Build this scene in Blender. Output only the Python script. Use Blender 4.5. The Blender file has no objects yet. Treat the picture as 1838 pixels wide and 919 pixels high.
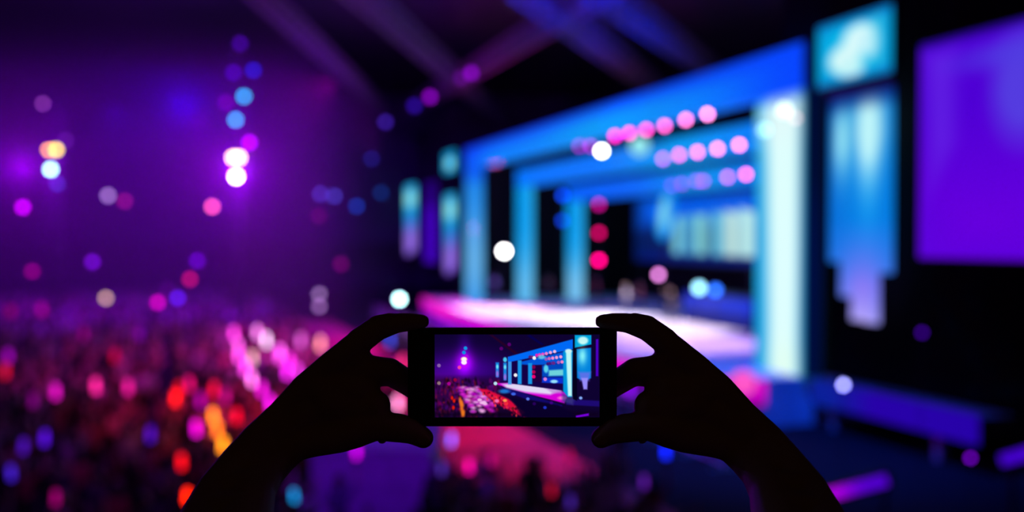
import bpy, bmesh, math, random
import numpy as np
from mathutils import Vector, Matrix, noise
random.seed(7)
C = bpy.context.scene.collection
SC = bpy.context.scene

# ------------------------------------------------------------------ camera
W_, H_ = 1838, 919
FPX = 35.0 / 36.0 * W_
CX, CY = W_ / 2, H_ / 2
PITCH = math.atan((CY - 427.0) / FPX)          # the horizon sits at row 427
CAMZ = 6.2
HD = 0.762                                     # distance of the phone
cam = bpy.data.objects.new('camera', bpy.data.cameras.new('camera'))
C.objects.link(cam); SC.camera = cam
cam.location = (0, 0, CAMZ)
cam.rotation_euler = (math.pi / 2 - PITCH, 0, 0)
cam.data.lens = 35; cam.data.sensor_width = 36
cam.data.clip_start = 0.02; cam.data.clip_end = 400
cam.data.dof.use_dof = True
cam.data.dof.focus_distance = HD
cam.data.dof.aperture_fstop = 2.65
cam.data.dof.aperture_ratio = 1.0

# ------------------------------------------------------------------ world, exposure, colour
w = bpy.data.worlds.new('world'); SC.world = w; w.use_nodes = True
w.node_tree.nodes['Background'].inputs[0].default_value = (1.0, 0.45, 0.12, 1)
w.node_tree.nodes['Background'].inputs[1].default_value = 0.006
SC.view_settings.view_transform = 'Standard'
SC.view_settings.look = 'None'
SC.view_settings.exposure = 0
SC.view_settings.gamma = 1
SC.view_settings.use_curve_mapping = False
cy = SC.cycles
cy.max_bounces = 4; cy.diffuse_bounces = 2; cy.glossy_bounces = 2; cy.volume_bounces = 0
cy.transparent_max_bounces = 4
cy.sample_clamp_indirect = 2.0
cy.use_denoising = True
cy.use_adaptive_sampling = False

# ------------------------------------------------------------------ coordinates
cp, sp = math.cos(PITCH), math.sin(PITCH)
def ray(px, py):
    x = (px - CX) / FPX; y = (CY - py) / FPX
    return Vector((x, cp + y * sp, -sp + y * cp))   # camera looks along +Y, tipped down by PITCH
CAM = Vector((0, 0, CAMZ))
def P(px, py, Y):
    r = ray(px, py); return CAM + r * (Y / r.y)
def PZ(px, py, z):
    r = ray(px, py); return CAM + r * ((z - CAMZ) / r.z)
SO = Vector((9.15, 34.0, 0)); SU = Vector((-0.3127, 0.9499, 0)); SV = Vector((0.9499, 0.3127, 0))
STZ = 1.6                                          # stage floor height
def S(s, t, z): return SO + SU * s + SV * t + Vector((0, 0, z))
def PS(px, py, t):
    r = ray(px, py); k = (t - (CAM - SO).dot(SV)) / r.dot(SV); return CAM + r * k
def st(p): d = p - SO; return d.dot(SU), d.dot(SV)
RZ = math.atan2(SU.y, SU.x)

def lin(c):
    return tuple((v / 255 / 12.92) if v / 255 <= 0.04045 else ((v / 255 + 0.055) / 1.055) ** 2.4 for v in c)

# ------------------------------------------------------------------ lights
def spot(name, loc, target, color, power, angle=60, blend=0.6, radius=0.15):
    l = bpy.data.lights.new(name, 'SPOT'); l.color = color; l.energy = power
    l.spot_size = math.radians(angle); l.spot_blend = blend; l.shadow_soft_size = radius
    o = bpy.data.objects.new(name, l); C.objects.link(o); o.location = loc
    o.rotation_euler = (Vector(target) - Vector(loc)).to_track_quat('-Z', 'Y').to_euler()
    return o
def point(name, loc, color, power, radius=0.15):
    l = bpy.data.lights.new(name, 'POINT'); l.color = color; l.energy = power; l.shadow_soft_size = radius
    o = bpy.data.objects.new(name, l); C.objects.link(o); o.location = loc
    return o

MAG = (1.0, 0.02, 0.75); RED = (1.0, 0.0, 0.12); VIO = (0.3, 0.0, 1.0); BLU = (0.0, 0.06, 1.0); CYA = (0.1, 0.6, 1.0)
# red wash on the strip of crowd before the stage
for s, e in ((6, 2600), (16, 3000), (27, 3400)):
    spot('red_wash_light', S(s, -4.0, 11.0), S(s, -10.6, 0), RED, e * 1.6, 42, 0.5)
# magenta wash on the pale shirted rows
for s, e in ((11, 3600), (22, 2600)):
    spot('magenta_wash_light', S(s, -6.0, 13.0), S(s, -17.5, 0), MAG, e * 2.0, 50, 0.6)
# purple wash over the far crowd
for x, y, e in ((-22, 34, 3000), (-34, 50, 1600)):
    spot('purple_wash_light', (x + 12, y + 22, 15), (x, y, 0), (0.55, 0.0, 0.65), e * 0.9, 75, 0.7)
spot('violet_wash_light', (-30, 75, 16), (-35, 100, 3), (.08, 0, 1), 6000, 100, 0.9)
spot('violet_wash_light', (0, 80, 14), (-12, 100, 4), (.06, 0, 1), 6000, 90, 0.9)
# white and pink light on the stage floor
for s, t, col, e in ((31, -1, (1, .55, .95), 5200), (24, 3, (.95, .85, 1), 5000), (17, 4, (1, .8, .9), 3800),
                     (10, 1, (.62, .35, 1), 3600), (38, -1, (1, .05, .8), 3200)):
    spot('stage_wash_light', S(s, t + 1, STZ + 5.6), S(s, t, STZ), col, e * 0.9, 95, 0.6)
for px, py, col, e in ((470, 650, MAG, 14000), (450, 600, MAG, 9000), (560, 640, MAG, 6000), (385, 770, (1, .12, .0), 1500), (425, 735, (1, 0, .1), 5000), (315, 740, (1, 0, .12), 3000), (120, 690, (.8, 0, .5), 3600), (230, 650, (.8, 0, .35), 3000), (210, 860, (.35, 0, .7), 700), (50, 820, (.3, 0, .8), 700)):
    q = PZ(px, py, 1.4); spot('added_crowd_light', q + Vector((2, -9, 10)), q, col, e * .8, 28, .8)  # added spots on the camera side, brightening the near sides of the crowd
for s in (-2.5, 2.5):
    spot('red_wash_light', S(s, -4.5, 10.0), S(s, -10.8, 0), RED, 3000, 36, .5)
spot('blue_wash_light', S(-5, -4, 12), S(-3, -2, 0), BLU, 9000, 90, 0.8)
spot('blue_wash_light', S(-8, 1.5, 9), S(-6, 3, 1.6), (0.12, 0.1, 1), 900, 110, 0.8)

# ------------------------------------------------------------------ materials
def pmat(name, color, rough=0.6, metal=0.0, noise_amt=0.15, scale=4.0):
    m = bpy.data.materials.new(name); m.use_nodes = True; nt = m.node_tree
    b = nt.nodes['Principled BSDF']; b.inputs['Roughness'].default_value = rough; b.inputs['Metallic'].default_value = metal
    n = nt.nodes.new('ShaderNodeTexNoise'); n.inputs['Scale'].default_value = scale
    tc = nt.nodes.new('ShaderNodeTexCoord'); nt.links.new(tc.outputs['Object'], n.inputs['Vector'])
    r = nt.nodes.new('ShaderNodeValToRGB')
    r.color_ramp.elements[0].position = 0.3; r.color_ramp.elements[1].position = 0.7
    r.color_ramp.elements[0].color = tuple(c * (1 - noise_amt) for c in color) + (1,)
    r.color_ramp.elements[1].color = tuple(min(1, c * (1 + noise_amt)) for c in color) + (1,)
    nt.links.new(n.outputs['Fac'], r.inputs['Fac']); nt.links.new(r.outputs['Color'], b.inputs['Base Color'])
    return m
_em = {}
def emat(color, strength=1.0, sampled=False):
    k = (tuple(round(c, 4) for c in color), round(strength, 3))
    if k in _em: return _em[k]
    m = bpy.data.materials.new('glowing_lens'); m.use_nodes = True; nt = m.node_tree
    b = nt.nodes['Principled BSDF']; b.inputs['Base Color'].default_value = (0.02, 0.02, 0.02, 1)
    b.inputs['Emission Color'].default_value = tuple(color) + (1,); b.inputs['Emission Strength'].default_value = strength
    if not sampled: m.cycles.emission_sampling = 'NONE'
    _em[k] = m; return m
def led_material(strength=1.0):
    m = bpy.data.materials.new('led_display'); m.use_nodes = True; nt = m.node_tree
    b = nt.nodes['Principled BSDF']; b.inputs['Base Color'].default_value = (0.01, 0.01, 0.012, 1); b.inputs['Roughness'].default_value = 0.8; b.inputs['Specular IOR Level'].default_value = 0.1
    a = nt.nodes.new('ShaderNodeAttribute'); a.attribute_name = 'led'
    nt.links.new(a.outputs['Color'], b.inputs['Emission Color']); b.inputs['Emission Strength'].default_value = strength
    m.cycles.emission_sampling = 'NONE'
    return m
LED = led_material()
M = dict(
    dtruss=pmat('dark_truss', (0.08, 0.08, 0.09), 0.7),
    steel=pmat('black_steel', (0.03, 0.03, 0.035), 0.45, 0.6), alu=pmat('truss_aluminium', (0.55, 0.55, 0.6), 0.45, 0.3),
    stage=pmat('glossy_stage_floor', (0.75, 0.72, 0.78), 0.5, 0, 0.35, 0.5), floor=pmat('dark_hall_floor', (0.018, 0.018, 0.022), 0.6),
    wall=pmat('dark_hall_wall', (0.045, 0.04, 0.055), 0.8, 0, 0.3, 0.3), drape=pmat('black_drape', (0.012, 0.012, 0.016), 0.95),
    ceil=pmat('dark_ceiling', (0.02, 0.02, 0.025), 0.9), skin=pmat('skin', (0.45, 0.28, 0.2), 0.65, 0, 0.08, 30),
    cskin=pmat('concertgoer_skin', (0.6, 0.42, 0.33), 0.6), hair=pmat('dark_hair', (0.03, 0.02, 0.018), 0.7),
    trou=pmat('dark_trousers', (0.03, 0.03, 0.04), 0.8), blackglass=pmat('phone_black', (0.006, 0.006, 0.007), 0.55, 0, 0.05),
    riser=pmat('dark_riser', (0.08, 0.08, 0.1), 0.6), booth=pmat('pale_booth_fabric', (0.55, 0.5, 0.6), 0.8),
    chrome=pmat('brushed_metal', (0.5, 0.5, 0.52), 0.3, 0.9))
def shirt_mat(name, cols):
    m = bpy.data.materials.new(name); m.use_nodes = True; nt = m.node_tree; b = nt.nodes['Principled BSDF']
    oi = nt.nodes.new('ShaderNodeObjectInfo'); r = nt.nodes.new('ShaderNodeValToRGB'); r.color_ramp.interpolation = 'CONSTANT'
    while len(r.color_ramp.elements) < len(cols): r.color_ramp.elements.new(0.5)
    for i, c in enumerate(cols):
        r.color_ramp.elements[i].position = i / len(cols); r.color_ramp.elements[i].color = tuple(c) + (1,)
    nt.links.new(oi.outputs['Random'], r.inputs['Fac']); nt.links.new(r.outputs['Color'], b.inputs['Base Color'])
    b.inputs['Roughness'].default_value = 0.85
    return m
_b = M['floor'].node_tree.nodes['Principled BSDF']; _b.inputs['Roughness'].default_value = .95; _b.inputs['Specular IOR Level'].default_value = .05
M['shirt'] = shirt_mat('crowd_clothes', [(.02, .02, .025), (.7, .66, .68), (.05, .04, .08), (.5, .12, .12), (.03, .03, .03), (.85, .8, .85), (.12, .1, .2), (.3, .3, .35)])
MS = [pmat('black_cloth', (.02, .02, .025), .9), pmat('pale_cloth', (.7, .66, .68), .9), pmat('grey_cloth', (.25, .25, .3), .9), pmat('red_cloth', (.55, .1, .12), .9)]

# ------------------------------------------------------------------ builders
def link(name, me, mats=None, parent=None, loc=None):
    o = bpy.data.objects.new(name, me); C.objects.link(o)
    if mats:
        for m in (mats if isinstance(mats, (list, tuple)) else [mats]): me.materials.append(m)
    if parent: o.parent = parent
    if loc is not None: o.location = loc
    return o
def mesh_of(bm, name='shape', smooth=False):
    me = bpy.data.meshes.new(name); bm.to_mesh(me); bm.free()
    if smooth:
        for p in me.polygons: p.use_smooth = True
    return me
def tag(o, label=None, cat=None, group=None, kind=None):
    if label: o['label'] = label
    if cat: o['category'] = cat
    if group: o['group'] = group
    if kind: o['kind'] = kind
    return o
def empty(name, loc, label=None, cat=None, group=None, rot=(0, 0, 0)):
    o = bpy.data.objects.new(name, None); C.objects.link(o); o.location = loc; o.rotation_euler = rot
    o.empty_display_size = 0.1
    return tag(o, label, cat, group)
def bbox(bm, lo, hi, mat=None, bevel=0):
    lo, hi = Vector(lo), Vector(hi); r = bmesh.ops.create_cube(bm, size=1.0)
    for v in r['verts']: v.co = Vector([(lo[i] + hi[i]) / 2 + v.co[i] * (hi[i] - lo[i]) for i in range(3)])
    if bevel:
        es = list({e for v in r['verts'] for e in v.link_edges}); bmesh.ops.bevel(bm, geom=es, offset=bevel, segments=2, affect='EDGES')
    if mat is not None:
        bmesh.ops.transform(bm, matrix=mat, verts=r['verts'])
    return r['verts']
def tube(bm, a, b, r0, r1=None, n=8, caps=True):
    a, b = Vector(a), Vector(b); r1 = r0 if r1 is None else r1
    d = b - a; q = d.to_track_quat('Z', 'Y').to_matrix()
    A, B = [], []
    for i in range(n):
        c = Vector((math.cos(2 * math.pi * i / n), math.sin(2 * math.pi * i / n), 0))
        A.append(bm.verts.new(a + q @ (c * r0))); B.append(bm.verts.new(b + q @ (c * r1)))
    for i in range(n): bm.faces.new((A[i], A[(i + 1) % n], B[(i + 1) % n], B[i]))
    if caps: bm.faces.new(A[::-1]); bm.faces.new(B)
def ball(bm, c, r, n=10):
    x = bmesh.ops.create_uvsphere(bm, u_segments=n, v_segments=max(4, n // 2 + 1), radius=r)
    bmesh.ops.translate(bm, vec=Vector(c), verts=x['verts'])
def capsule(bm, a, b, r0, r1, n=14):
    tube(bm, a, b, r0, r1, n); ball(bm, a, r0, n); ball(bm, b, r1, n)
SM = Matrix.Rotation(RZ, 4, 'Z')
def stage_empty(name, s, t, z, label, cat, group=None):
    return empty(name, S(s, t, z), label, cat, group, (0, 0, RZ - math.pi / 2))   # local +Y = up the stage (u), local +X = into the stage (v)

def led_box(name, lo, hi, fn, parent, step=0.35):
    """a closed LED clad box in the parent's frame; fn(x, y, z) gives the shown sRGB colour"""
    bm = bmesh.new(); lo, hi = Vector(lo), Vector(hi)
    for ax in range(3):
        a, b = [i for i in range(3) if i != ax]
        na = max(1, min(200, int((hi[a] - lo[a]) / step))); nb = max(1, min(200, int((hi[b] - lo[b]) / step)))
        for side in (0, 1):
            g = []
            for i in range(na + 1):
                row = []
                for j in range(nb + 1):
                    c = [0, 0, 0]; c[ax] = hi[ax] if side else lo[ax]
                    c[a] = lo[a] + (hi[a] - lo[a]) * i / na; c[b] = lo[b] + (hi[b] - lo[b]) * j / nb
                    row.append(bm.verts.new(c))
                g.append(row)
            for i in range(na):
                for j in range(nb):
                    f = (g[i][j], g[i + 1][j], g[i + 1][j + 1], g[i][j + 1])
                    bm.faces.new(f if (side == 1) == (ax != 1) else f[::-1])
    bmesh.ops.remove_doubles(bm, verts=bm.verts, dist=1e-4)
    me = mesh_of(bm, name); at = me.color_attributes.new('led', 'FLOAT_COLOR', 'POINT')
    for v in me.vertices:
        c = lin(fn(*v.co)); at.data[v.index].color = (c[0], c[1], c[2], 1)
    return link(name, me, LED, parent)
def mix(a, b, k):
    k = max(0, min(1, k)); return tuple(x + (y - x) * k for x, y in zip(a, b))
def bump(x, c, wd): return math.exp(-((x - c) / wd) ** 2)

# painter for the displays
class Paint:
    def __init__(s, w, h, x0, y0, x1, y1, bg):
        s.w, s.h = w, h
        s.X, s.Y = np.meshgrid(np.linspace(x0, x1, w), np.linspace(y0, y1, h))
        s.a = np.ones((h, w, 3)) * np.array(bg, float)
    def poly(s, pts, col, soft=8, al=1.0):
        d = np.full(s.X.shape, 1e9); n = len(pts)
        ar = sum(pts[i][0] * pts[(i + 1) % n][1] - pts[(i + 1) % n][0] * pts[i][1] for i in range(n)); sg = 1 if ar > 0 else -1
        for i in range(n):
            (x0, y0), (x1, y1) = pts[i], pts[(i + 1) % n]; L = math.hypot(x1 - x0, y1 - y0) or 1
            d = np.minimum(d, sg * ((x1 - x0) * (s.Y - y0) - (y1 - y0) * (s.X - x0)) / L)
        m = (np.clip(d / soft + .5, 0, 1) * al)[..., None]
        s.a = s.a * (1 - m) + np.array(col, float) * m
    def ell(s, x, y, rx, ry, col, soft=4, al=1.0):
        d = (1 - np.hypot((s.X - x) / rx, (s.Y - y) / ry)) * min(rx, ry)
        m = (np.clip(d / soft + .5, 0, 1) * al)[..., None]
        s.a = s.a * (1 - m) + np.array(col, float) * m
    def glow(s, x, y, rx, ry, col, al=1.0):
        m = (np.exp(-((s.X - x) / rx) ** 2 - ((s.Y - y) / ry) ** 2) * al)[..., None]
        s.a = s.a + np.array(col, float) * m
    def lin(s):
        c = np.clip(s.a / 255, 0, 1); return np.where(c <= .04045, c / 12.92, ((c + .055) / 1.055) ** 2.4)
def led_panel(name, tl, tr, br, bl, paint, parent, mat=None):
    """flat display: four corners (parent frame) and the painted picture on it"""
    h, w_ = paint.h, paint.w; L = paint.lin()
    tl, tr, br, bl = map(Vector, (tl, tr, br, bl))
    vs, fs = [], []
    for j in range(h):
        for i in range(w_):
            u, v = i / (w_ - 1), j / (h - 1); vs.append((tl * (1 - u) + tr * u) * (1 - v) + (bl * (1 - u) + br * u) * v)
    for j in range(h - 1):
        for i in range(w_ - 1): fs.append((j * w_ + i, (j + 1) * w_ + i, (j + 1) * w_ + i + 1, j * w_ + i + 1))
    me = bpy.data.meshes.new(name); me.from_pydata(vs, [], fs)
    at = me.color_attributes.new('led', 'FLOAT_COLOR', 'POINT')
    buf = np.ones((h * w_, 4), dtype=np.float32); buf[:, :3] = L.reshape(-1, 3); at.data.foreach_set('color', buf.ravel())
    return link(name, me, mat or LED, parent)

# ------------------------------------------------------------------ hall shell
def struct(name, lo, hi, mat):
    bm = bmesh.new(); bbox(bm, lo, hi); o = link(name, mesh_of(bm), mat); o['kind'] = 'structure'; return o
struct('floor', (-75, 2, -0.3), (65, 126, 0), M['floor'])
struct('ceiling', (-75, 2, 24), (65, 126, 24.3), M['ceil'])
struct('wall_back', (-75, 125, 0), (65, 125.4, 24), M['wall'])
struct('wall_left', (-75.4, 2, 0), (-75, 125, 24), M['wall'])
struct('wall_right', (65, 2, 0), (65.4, 125, 24), M['wall'])
struct('floor_stand', (-12, -3, -0.3), (12, 1.4, 4.55), M['floor'])

# balcony at the far end of the hall
bal = empty('balcony', (-34, 112, 0), 'long balcony across the far end of the hall in violet haze', 'balcony')
bm = bmesh.new(); bbox(bm, (-40.5, 0, 6.0), (40, 12.9, 6.6)); link('balcony_floor', mesh_of(bm), M['wall'], bal)
bm = bmesh.new(); bbox(bm, (-40.5, -0.3, 5.6), (40, 0, 7.7)); link('balcony_front', mesh_of(bm), M['wall'], bal)
for x in range(-40, 41, 16):
    bm = bmesh.new(); bbox(bm, (x - .3, .5, 0), (x + .3, 1.1, 6.0), None, .05); link('column', mesh_of(bm), M['wall'], bal)

# ------------------------------------------------------------------ stage
deck = stage_empty('stage_deck', 0, 0, 0, 'wide stage deck with bright pink white floor and magenta lit front edge', 'stage')
bm = bmesh.new()
FRONT = [(-1.8, 46), (-2.2, 40), (-3.0, 30), (-3.6, 18), (-3.7, 8), (-3.2, 2.5), (-2.2, -1.2)]
loop = [(16, -1.2), (16, 46)] + FRONT
lo_v = [bm.verts.new((x, y, 0)) for x, y in loop]; hi_v = [bm.verts.new((x, y, STZ)) for x, y in loop]
bm.faces.new(hi_v); bm.faces.new(lo_v[::-1])
for k in range(len(loop)):
    n = (k + 1) % len(loop); bm.faces.new((lo_v[k], lo_v[n], hi_v[n], hi_v[k]))
bmesh.ops.recalc_face_normals(bm, faces=bm.faces)
link('stage_floor', mesh_of(bm), M['stage'], deck)
def fascia(x, y, z):
    base = mix((60, 0, 170), (235, 0, 215), (z - .75) / .5)
    base = mix(base, (240, 0, 200), bump(y, .5, 2.5))
    return mix(base, (255, 30, 200), bump(y, 38, 8))
bm = bmesh.new(); pts = []
EDGE = FRONT + [(-1.3, -1.23)]
for k in range(len(EDGE) - 1):
    a, b = Vector(EDGE[k]), Vector(EDGE[k + 1]); nn = max(2, int((b - a).length / .4))
    pts += [a.lerp(b, q_ / nn) for q_ in range(nn)]
pts.append(Vector(EDGE[-1])); nz = 5; g = []
for q_ in pts: g.append([bm.verts.new((q_.x - .03, q_.y - (.03 if q_.y < -1.1 else 0), .75 + (STZ - .77) * z / nz)) for z in range(nz + 1)])
for k in range(len(g) - 1):
    for z in range(nz): bm.faces.new((g[k][z], g[k + 1][z], g[k + 1][z + 1], g[k][z + 1]))
bmesh.ops.solidify(bm, geom=bm.faces[:], thickness=.02)
me = mesh_of(bm); at = me.color_attributes.new('led', 'FLOAT_COLOR', 'POINT')
for v in me.vertices: at.data[v.index].color = lin(fascia(*v.co)) + (1,)
link('front_edge_light', me, LED, deck)
# side wing of the stage, its edge lit violet
wing = stage_empty('side_platform', -1.5, .4, 0, 'low violet edged platform running out from the near end of the stage', 'platform')
bm = bmesh.new(); bbox(bm, (0, -7.1, 0.9), (6, 0, 1.5), None, .04); link('platform_top', mesh_of(bm), M['riser'], wing)
led_box('edge_light', (-.12, -7.1, .78), (0, .1, 1.56), lambda x, y, z: mix((38, 0, 165), (10, 30, 150), (y + 3.0) / 2), wing, .3)
for y in (-5.5, -.8):
    bm = bmesh.new(); bbox(bm, (.05, y - .12, 0), (.29, y + .12, .9), None, .02); link('leg', mesh_of(bm), M['alu'], wing)
spot('violet_leg_light', S(-7.2, -3.5, 3.2), S(-7.0, .4, .3), (.3, 0, 1), 60, 40)

# black drapes on the near and the far side of the portals
def drape(name, a, b, z0, z1, label, amp=.12, sp_=.5):
    bm = bmesh.new(); a, b = Vector(a), Vector(b); L = (b - a).length; n = int(L / sp_) * 4; nrm = Vector((-(b - a).y, (b - a).x, 0)).normalized()
    prev = None
    for i in range(n + 1):
        p = a.lerp(b, i / n) + nrm * amp * math.sin(i * math.pi / 2)
        v = (bm.verts.new((p.x, p.y, z0)), bm.verts.new((p.x, p.y, z1)))
        if prev: bm.faces.new((prev[0], v[0], v[1], prev[1]))
        prev = v
    bmesh.ops.solidify(bm, geom=bm.faces[:], thickness=.03)
    return tag(link(name, mesh_of(bm, smooth=True), M['drape']), label, 'drape')
drape('stage_drape', S(1.3, .95, 0), S(-22, .95, 0), 1.62, 15, 'tall black drape behind the near side screens')
drape('stage_drape', S(44.5, .9, 0), S(44.5, 15, 0), STZ, 12, 'black drape closing the far end of the stage')
drape('stage_drape', S(44.5, 15.3, 0), S(2, 15.3, 0), STZ, 13, 'black drape across the back of the stage')

# portals
Z0 = CAMZ
def portal(i, s0, s1, t, ztop, zbot, label, hdr, colf, coln, wn, wf):
    r = stage_empty('stage_portal', s0, t, STZ, label, 'stage portal')
    L = s1 - s0; zt = ztop + Z0 - STZ; zb = zbot + Z0 - STZ
    led_box('header', (0, 0, zb), (.7, L, zt), hdr, r, .3)
    led_box('column', (0.02, 0, 0), (.65, wn, zb), coln, r, .2)
    led_box('column', (0.02, L - wf, 0), (.65, L, zb), colf, r, .2)
    return r
def hdr1(x, y, z):
    k = (z - 9.55) / 1.5
    if y < .1: return (0, 10, 50)
    c = mix((0, 128, 250), (0, 40, 240), (k - .5) * 1.7)
    c = mix(c, (0, 165, 240), .8 * bump(y, 17, 7) * bump(k, .35, .4))
    c = mix(c, (0, 70, 255), bump(y, 0, 5)); return mix(c, (0, 40, 240), bump(y, 41, 4) * .5)
def col1n(x, y, z):   # bright near column
    H = 9.5
    if y < .12: return (0, 10, 50)
    core = bump(y, 1.25, .8 + .25 * (z / H)); c = mix((0, 155, 222), (222, 255, 253), core * 1.7)
    c = mix(c, (225, 250, 250), bump(z, 8.7, .8) * .9 * bump(y, 1.4, 1.6))
    c = mix(c, (0, 80, 250), (z - 9.1) / .5)
    c = mix(c, (225, 255, 240), bump(z, .3, .8) * bump(y, 1.2, .8))
    return mix(c, (0, 90, 150), bump(y, 0.0, .35) * .8)
def colf(wd, H, lo_white=.5):
    def f(x, y, z):
        c = (0, 150, 232)
        c = mix(c, (70, 190, 245), .6 * bump(x, .6, .3)); c = mix(c, (150, 200, 235), lo_white * bump(z, H * .12, H * .35))
        return c
    return f
portal(0, -1.45, 40.2, 0, 6.45, 4.95, 'tall outermost portal with a white cyan near column and blue header', hdr1,
       lambda x, y, z: mix(mix((20, 130, 230), (110, 180, 225), bump(z, 3.0, 3.5) * .8), (0, 90, 240), (z - 8.2)), col1n, 3.0, 2.6)
portal(1, -1.0, 40.4, 4, 5.0, 3.75, 'middle portal with plain blue header behind the outermost one',
       lambda x, y, z: mix((0, 115, 250), (0, 150, 240), bump(y, 16, 6)), colf(2, 8, .6), lambda x, y, z: (0, 60, 180), 2, 2.0)
portal(2, 0.0, 40.4, 8, 3.9, 2.7, 'lowest innermost portal nearest the stage backdrop',
       lambda x, y, z: mix((0, 95, 245), (0, 140, 235), bump(y, 20, 6)), colf(2, 7, .75), lambda x, y, z: (0, 60, 180), 2, 1.8)

# LED backdrop on the stage's rear
p = Paint(90, 44, 1140, 340, 1365, 480, (0, 25, 90))
p.poly([(1150, 335), (1370, 335), (1370, 400), (1150, 400)], (0, 90, 230), 40)
for x, c, wd in ((1228, (120, 205, 225), 9), (1250, (90, 180, 220), 8), (1272, (130, 210, 215), 10), (1300, (110, 200, 225), 9), (1322, (190, 230, 225), 11), (1346, (185, 235, 235), 12)):
    p.poly([(x - wd, 385 - (x - 1228) * .12), (x + wd, 380), (x + wd, 468), (x - wd, 468)], c, 8)
p.poly([(1150, 462), (1370, 465), (1370, 490), (1150, 490)], (0, 20, 110), 8)
back = stage_empty('backdrop_screen', 0, 14, STZ, 'wide blue backdrop screen with pale upright bars at the rear of the stage', 'led screen')
def inv_st(o, p_): return Matrix.Rotation(-(RZ - math.pi / 2), 4, 'Z') @ (p_ - o.location)
s_l, _ = st(PS(1140, 400, 13.5)); s_r, _ = st(PS(1365, 400, 13.5))
zt, zb = Z0 + 2.9 - STZ, Z0 - 1.7 - STZ
bm = bmesh.new(); bbox(bm, (-.45, s_r - .2, zb - .15), (-.1, s_l + .2, zt + .15)); bbox(bm, (-.4, s_r + 1, 0), (-.15, s_r + 1.3, zb)); bbox(bm, (-.4, s_l - 1.3, 0), (-.15, s_l - 1, zb))
link('screen_frame', mesh_of(bm), M['steel'], back)
led_panel('display', (-.5, s_l, zt), (-.5, s_r, zt), (-.5, s_r, zb), (-.5, s_l, zb), p, back)
# a tall oval LED figure left of it
ov = PS(1195, 385, 11.0); so, to = st(ov)
fig = stage_empty('oval_screen', so, to, STZ, 'upright glowing cyan oval screen beside the backdrop', 'led screen')
bm = bmesh.new()
zc = ov.z - STZ
for i in range(2):
    r = bmesh.ops.create_uvsphere(bm, u_segments=24, v_segments=14, radius=1)
    break
for v in r['verts']: v.co = Vector((v.co.x * .18, v.co.y * 1.35 - v.co.z * .45, v.co.z * 1.75 + zc))
me = mesh_of(bm, smooth=True); at = me.color_attributes.new('led', 'FLOAT_COLOR', 'POINT')
for v in me.vertices:
    q = ((v.co.y + .45 * (v.co.z - zc) / 1.75) / .7) ** 2 + ((v.co.z - zc) / 1.3) ** 2
    at.data[v.index].color = lin(mix((150, 235, 240), (0, 130, 235), q * .7)) + (1,)
link('display', me, LED, fig)
bm = bmesh.new(); tube(bm, (0, 0, .1), (0, 0, zc - 1.6), .06); tube(bm, (0, 0, 0), (0, 0, .1), .5, .5, 16); link('stand', mesh_of(bm), M['steel'], fig)

# near side: square screen, hanging strips, big purple screen (all hung in front of the drape)
def side_screen(px0, px1, ytl, ybl, t, label, paint, wires=True):
    a = PS(px0, ytl, t); b = PS(px0, ybl, t); c = PS(px1, 427, t)
    s0, _ = st(a); s1, _ = st(c)
    r = stage_empty('led_screen', s1, t, b.z, label, 'led screen')
    L = s0 - s1; H = a.z - b.z
    bm = bmesh.new(); bbox(bm, (.03, -.06, -.06), (.2, L + .06, H + .06), None, .02); link('screen_housing', mesh_of(bm), M['steel'], r)
    led_panel('display', (0, L, H), (0, 0, H), (0, 0, 0), (0, L, 0), paint, r)
    for y in (L * .2, L * .8):
        bm = bmesh.new(); tube(bm, (.12, y, H + .05), (.12, y, 24 - b.z), .02, n=6); link('hanging_cable', mesh_of(bm), M['steel'], r)
    return r
p = Paint(60, 40, 0, 0, 155, 115, (0, 140, 205))
p.glow(75, 60, 70, 60, (0, 60, 40)); 
p.ell(90, 42, 34, 26, (215, 250, 252), 14); p.ell(60, 72, 34, 26, (215, 250, 250), 14); p.ell(75, 92, 26, 18, (195, 245, 248), 14); p.ell(112, 56, 18, 24, (190, 240, 250), 14)
p.poly([(118, 14), (136, 10), (134, 98), (124, 98)], (90, 210, 235), 10, .6)
for q in ([(0, 0), (155, 0), (155, 8), (0, 8)], [(0, 107), (155, 107), (155, 115), (0, 115)]): p.poly(q, (0, 100, 190), 8)
side_screen(1468, 1598, 50, 160, -.2, 'bright cyan screen with a white cloudy shape, above the hanging strips', p)
p = Paint(60, 60, 0, 0, 190, 400, (78, 0, 212))
p.poly([(0, 250), (190, 250), (190, 420), (0, 420)], (105, 0, 222), 260); p.poly([(8, 20), (50, 20), (50, 190), (20, 260)], (100, 40, 230), 30, .7)
p.ell(140, 110, 38, 90, (84, 66, 224), 30, .9); p.ell(120, 50, 60, 20, (80, 60, 225), 30, .8)
p.poly([(0, 0), (190, 0), (190, 8), (0, 8)], (20, 10, 120), 12)
side_screen(1652, 1915, 82, 462, -.4, 'huge flat purple screen at the near end of the stage', p)
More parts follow.
